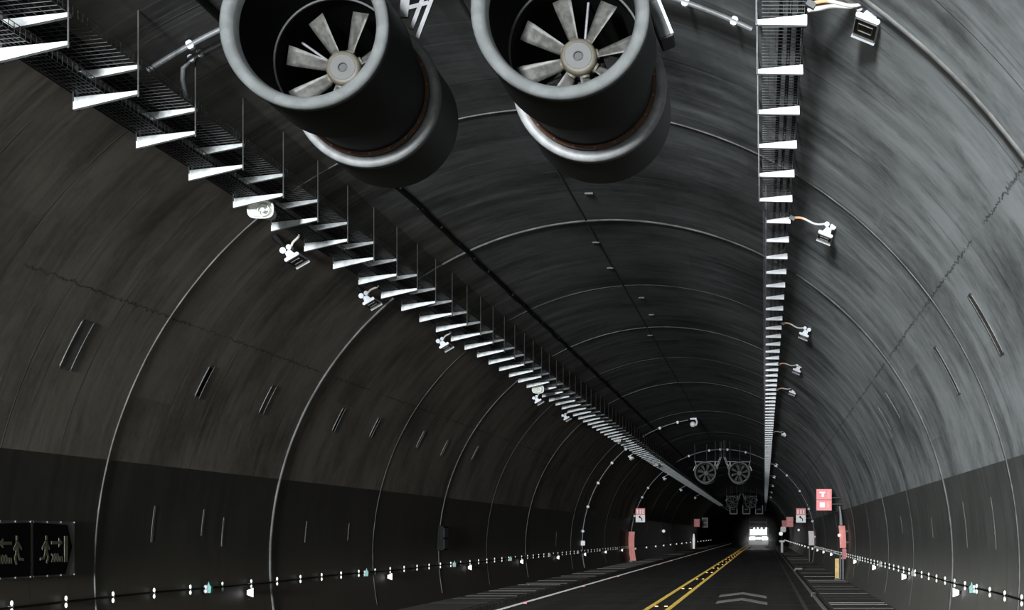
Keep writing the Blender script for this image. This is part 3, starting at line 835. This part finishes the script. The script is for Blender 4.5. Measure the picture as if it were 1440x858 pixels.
# curved red light pillars
def pillar(Y, side, z0, z1, w, mt, label, inset=.06, band=None):
    xb = bore_x((z0+z1)/2, side)
    t = thing('light_pillar', label, 'light pillar', (xb, Y, z0))
    n = 10; vs = []; fs = []
    for i in range(n+1):
        z = z0+(z1-z0)*i/n; xx = bore_x(z, side)-side*inset
        for a, dy in ((0, .06), (0, -.06), (-side*w*.5, -.14), (-side*w, -.06), (-side*w, .06)):
            vs.append((xx+a-xb, dy, z-z0))
    for i in range(n):
        for k in range(5): fs.append((i*5+k, i*5+(k+1) % 5, i*5+5+(k+1) % 5, i*5+5+k))
    fs += [tuple(range(5)), tuple(range(n*5, n*5+5))[::-1]]
    MB().add(vs, fs).build('panel', mt, t)
    MB().box((-side*(inset-.02), .02, (z1-z0)*.75), (inset*2+.06, .06, .08)).box((-side*(inset-.02), .02, (z1-z0)*.25), (inset*2+.06, .06, .08)).build('wall_bracket', M['post'], t)
    return t
p = pillar(104.8, -1, .20, 1.98, .36, M['redpale'], 'tall pale red curved pillar standing against the left wall under the arrow sign', .05)
MB().box((.14,0,-.02), (.3,.2,.1)).build('foot', M['steel'], p)
p = pillar(64.8, 1, 1.31, 2.15, .24, M['redpale'], 'pale red curved panel on the right wall below the large red sign', .10)
MB().tube([(-.28,0,.86),(-.30,0,1.25),(-.34,0,1.58)], [.07,.05,.03], 8).build('pale_spike', M['ring2'], p)
MB().bbox((-.16,0,-.22), (.16,.16,.40), .03).build('red_base', M['darkred'], p)
MB().ball((-.36,-.1,.48), (.06,.05,.06), 10, 8).build('white_lamp', M['lens'], p)
p = pillar(107.8, 1, 1.12, 2.02, .34, M['pinkwhite'], 'pale white and pink panel on the right wall below the arrow sign', .06)
t = thing('marker_post', 'yellow square post standing on the right walkway below the red panel', 'post', (on(1177,815,64.5).x, 64.5, .11))
MB().box((0,0,.40), (.15,.10,.80)).build('post', M['ypost'], t); MB().box((0,0,.03), (.2,.16,.06)).build('base_plate', M['rod'], t)
for px, nm in ((1181.5,'left'),(1185.5,'right')):
    x = on(px,815,64.9).x
    t = thing('standpipe', nm+' grey standpipe beside the yellow post on the right walkway', 'pipe', (x, 64.9, .11))
    MB().tube([(0,0,0),(0,0,.86)], .05, 8).build('pipe', M['pipe'], t); MB().tube([(0,0,.84),(0,0,.92)], .07, 8).build('cap', M['rod'], t)
tag(MB().tube([(2.83,107.5,.11),(2.83,107.5,1.08)], .05, 8).build('standpipe', M['pipe']), 'single grey pipe on the right walkway below the white and pink panel', 'pipe')

# kerb pipe on the right
t = thing('kerb_pipe', 'long grey pipe lying along the right kerb of the road', 'pipe', (1.43, 20, .002))
MB().tube([(0.0, i*5, .055) for i in range(0, 13)], .055, 8).build('pipe', M['kpipe'], t)
MB().bbox((0,30,.055), (.14,.12,.13), .02).build('coupling', M['rod'], t)
x = on(1116,806,80).x
t = thing('kerb_pipe_elbow', 'short pale L shaped pipe end beside the right kerb pipe', 'pipe', (1.43, 80.3, .002))
MB().tube([(0,0,.0),(0,0,.14),(.02,0,.2),(.35,0,.2)], .05, 8).build('elbow', M['ring2'], t)
MB().tube([(.0,0.05,.055),(0,150,.055)], .05, 8).build('pipe', M['kpipe'], t)

# small tabs beside the crown seam
for i, (px, py) in enumerate(((838,340),(858,376),(902,418),(916,442),(914,471),(828,271))):
    x, y, z, th = hit(px, py)
    tag(MB().box((0,0,0), (.13,.05,.035)).build('ceiling_tab', M['rod'], loc=(x, y, z-.012)), ORD[i]+' small pale metal tab beside the crown seam, counted along the ceiling', 'bracket', 'ceiling tabs')

# ------------------------------------------------------------------ far signals, lamps and the vehicle
for px, nm in ((1031.5,'left'),(1049.5,'middle'),(1067.5,'right')):
    c = on(px, 717, 186)
    t = thing('lane_signal', nm+' of three square lane signals hung above the far vehicle', 'traffic signal', c, 'lane signals')
    MB().box((0,.08,0), (.70,.14,.80)).build('housing', M['cabinet'], t)
    fr = MB()
    fr.box((-.38,0,0),(.09,.1,.95)); fr.box((.38,0,0),(.09,.1,.95)); fr.box((0,0,-.44),(.76,.1,.09))
    fr.build('frame', M['steel'], t)
    MB().box((0,-.0,.05), (.36,.02,.1)).build('display', M['rod'], t)
    zt = bore_z(c.x)-c.z
    MB().tube([(-.3,.05,.4),(-.3,.05,zt)], .02, 6).tube([(.3,.05,.4),(.3,.05,zt)], .02, 6).build('hanger', M['post'], t)
def dot(px, py, Y, side, label, r=.12):
    c = on(px, py, Y); xw = bore_x(c.z, side)
    t = thing('wall_lamp', label, 'lamp', (xw-side*.08, Y, c.z))
    MB().ball((-side*.08,-.06,0), (r,r*.6,r), 12, 8).build('globe', M['lens'], t); MB().box((side*.02,.02,0), (.14,.12,.12)).build('base', M['cabinet'], t)
Yd = 8.3*F/(1075-931.5); dot(931.5,747,Yd,-1,'lone round white lamp on the dark left wall beyond the red pillar', .13)
Yd = 5.4*F/95.0
Yd = 3.1*F/50.0; dot(1125.5,745.5,Yd,1,'round white lamp on the right wall between the two panels', .11)
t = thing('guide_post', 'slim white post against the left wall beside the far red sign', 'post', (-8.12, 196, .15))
MB().tube([(0,0,0),(0,0,1.0),(0,0,1.7)], [.12,.16,.08], 8).build('post', M['lens'], t)  # post glows with the reflector material, no lamp inside
# white pedestal at right
c = on(1096,768,150)
t = thing('call_station', 'white pedestal with round head on the right walkway near the far vehicle', 'call station', (1.62, 158, .11))
MB().tube([(0,0,0),(.0,0,1.0)], .12, 8).build('pedestal', M['signwhite'], t); MB().bbox((0,0,1.05), (.5,.2,.16), .04).build('shelf', M['signwhite'], t)
for i, (dx, dz, s, nm) in enumerate(((-.1,1.75,.34,'lower'),(.12,2.15,.5,'upper'))):
    MB().bbox((dx,0,dz), (s,.15,s), .08).build('sign_plate', M['lens'] if i == 0 else M['signwhite'], t)  # lower plate given the reflector glow, no lamp in it
MB().tube([(0,.08,1.0),(0,.08,2.3)], .03, 6).build('mast', M['rod'], t)

hz = NT('headlight_haze'); hz.t.nodes.remove(hz.p)  # scattering volume added to spread a glow round the headlights
vsn = hz.n('ShaderNodeVolumeScatter'); vsn.inputs['Anisotropy'].default_value = .75
hz.l(vsn.outputs[0], hz.t.nodes['Material Output'].inputs['Volume'])
hsp = hz.n('ShaderNodeSeparateXYZ'); hz.l(hz.n('ShaderNodeTexCoord').outputs['Object'], hsp.inputs[0])
hdx = hz.math('ADD', hsp.outputs[0], .75); hdz = hz.math('SUBTRACT', hsp.outputs[2], 1.6)
hd = hz.math('SQRT', hz.math('ADD', hz.math('MULTIPLY', hdx, hdx), hz.math('MULTIPLY', hdz, hdz)))
hz.l(hz.step(hd, .6, 3.2, .035, 0.0), vsn.inputs['Density'])
ho = MB().prism([(-.75+3.3*math.cos(a), max(.02, 1.6+3.3*math.sin(a))) for a in [-.5+(PI+1.0)*i/24 for i in range(25)]], 202, 215.5).build('haze', hz.m)
tag(ho, 'thin exhaust haze glowing in front of the lorry headlights', 'haze', kind='stuff')
VXX, VYY = -.75, 216.0
t = thing('lorry', 'pale lorry facing the camera far down the tunnel with blazing headlights', 'lorry', (VXX, VYY, 0))
MB().prism([(-1.22,.45),(1.22,.45),(1.25,.6),(1.25,2.5),(1.15,2.75),(-1.15,2.75),(-1.25,2.5),(-1.25,.6)], 0, 2.2).build('cab', M['body'], t)
MB().box((0,5.6,1.75), (2.4,6.2,2.5)).build('cargo_body', M['cabinet'], t)
MB().box((0,-.01,2.05), (2.15,.04,.75)).build('windscreen', M['glass'], t)
MB().box((0,-.02,1.1), (1.5,.05,.35)).build('grille', M['cabinet'], t)
MB().box((0,-.08,.62), (2.44,.2,.3)).build('bumper', M['body'], t)
for s in (-1, 1):
    MB().bbox((s*.78,-.05,1.28), (.78,.08,.42), .08).build('headlight', M['lamp'], t)  # lamps enlarged to cover the spread of their glare
    MB().box((s*1.42,.1,2.1), (.14,.1,.42)).build('mirror', M['cabinet'], t)
    for yy in (1.0, 7.2):
        MB().lathe([(0,.0)], 8).tube([(s*.95,yy,.5),(s*1.2,yy,.5)], .5, 20).build('wheel', M['cable'], t)
MB().bbox((0,-.05,1.28), (.55,.06,.28), .05).build('light_bar', M['lamp'], t)  # glowing bar added for the glare between the headlights
for x in (-.55,-.1,.4,.95):
    MB().ball((x,-.03,2.55), (.11,.06,.11), 10, 8).build('marker_lamp', M['lamp2'], t)
fr = MB()
for s in (-1.1, 1.0): fr.tube([(s,.3,2.7),(s,.3,3.8)], .04, 6)
fr.tube([(-1.1,.3,3.35),(1.0,.3,3.35)], .07, 6); fr.build('roof_rack', M['steel'], t)

# ------------------------------------------------------------------ light: daylight of the portal behind, and the lorry's lamps
def area(name, loc, rot, sx, sy, w, col):
    d = bpy.data.lights.new(name, 'AREA'); d.shape = 'RECTANGLE'; d.size = sx; d.size_y = sy; d.energy = w; d.color = col
    o = bpy.data.objects.new(name, d); C.objects.link(o); o.location = loc; o.rotation_euler = rot; return o
area('portal_daylight', (-5.7, -52, 3.3), (PI/2, 0, 0), 3.6, 5.6, 152000, (.95, 1.0, 1.03))
for s in (-1, 1):
    d = bpy.data.lights.new('lorry_beam', 'SPOT'); d.energy = 260; d.spot_size = math.radians(16); d.spot_blend = .6; d.shadow_soft_size = .15
    o = bpy.data.objects.new('lorry_beam', d); C.objects.link(o); o.location = (VXX+s*.78, VYY-.3, 1.28); o.rotation_euler = (math.radians(-88)+PI, 0, 0)
    o.rotation_euler = Vector((0, -1, -.06)).to_track_quat('-Z', 'Y').to_euler()
w = bpy.data.worlds.new('world'); bpy.context.scene.world = w; w.use_nodes = True
w.node_tree.nodes['Background'].inputs[0].default_value = (.0004, .0004, .0004, 1)

cd = bpy.data.cameras.new('camera'); cam = bpy.data.objects.new('camera', cd); C.objects.link(cam)
cam.location = (0, 0, CH); cam.rotation_euler = (PI/2, 0, 0)
cd.sensor_fit = 'HORIZONTAL'; cd.sensor_width = 36; cd.lens = 36*F/1440
cd.shift_x = -(VX-720)/1440; cd.shift_y = (VY-429)/1440
cd.clip_start = .1; cd.clip_end = 1000
sc = bpy.context.scene; sc.camera = cam
sc.view_settings.view_transform = 'Standard'; sc.view_settings.look = 'None'
sc.view_settings.exposure = 0.0; sc.view_settings.gamma = 1.0; sc.view_settings.use_curve_mapping = False
sc.cycles.max_bounces = 6; sc.cycles.diffuse_bounces = 4
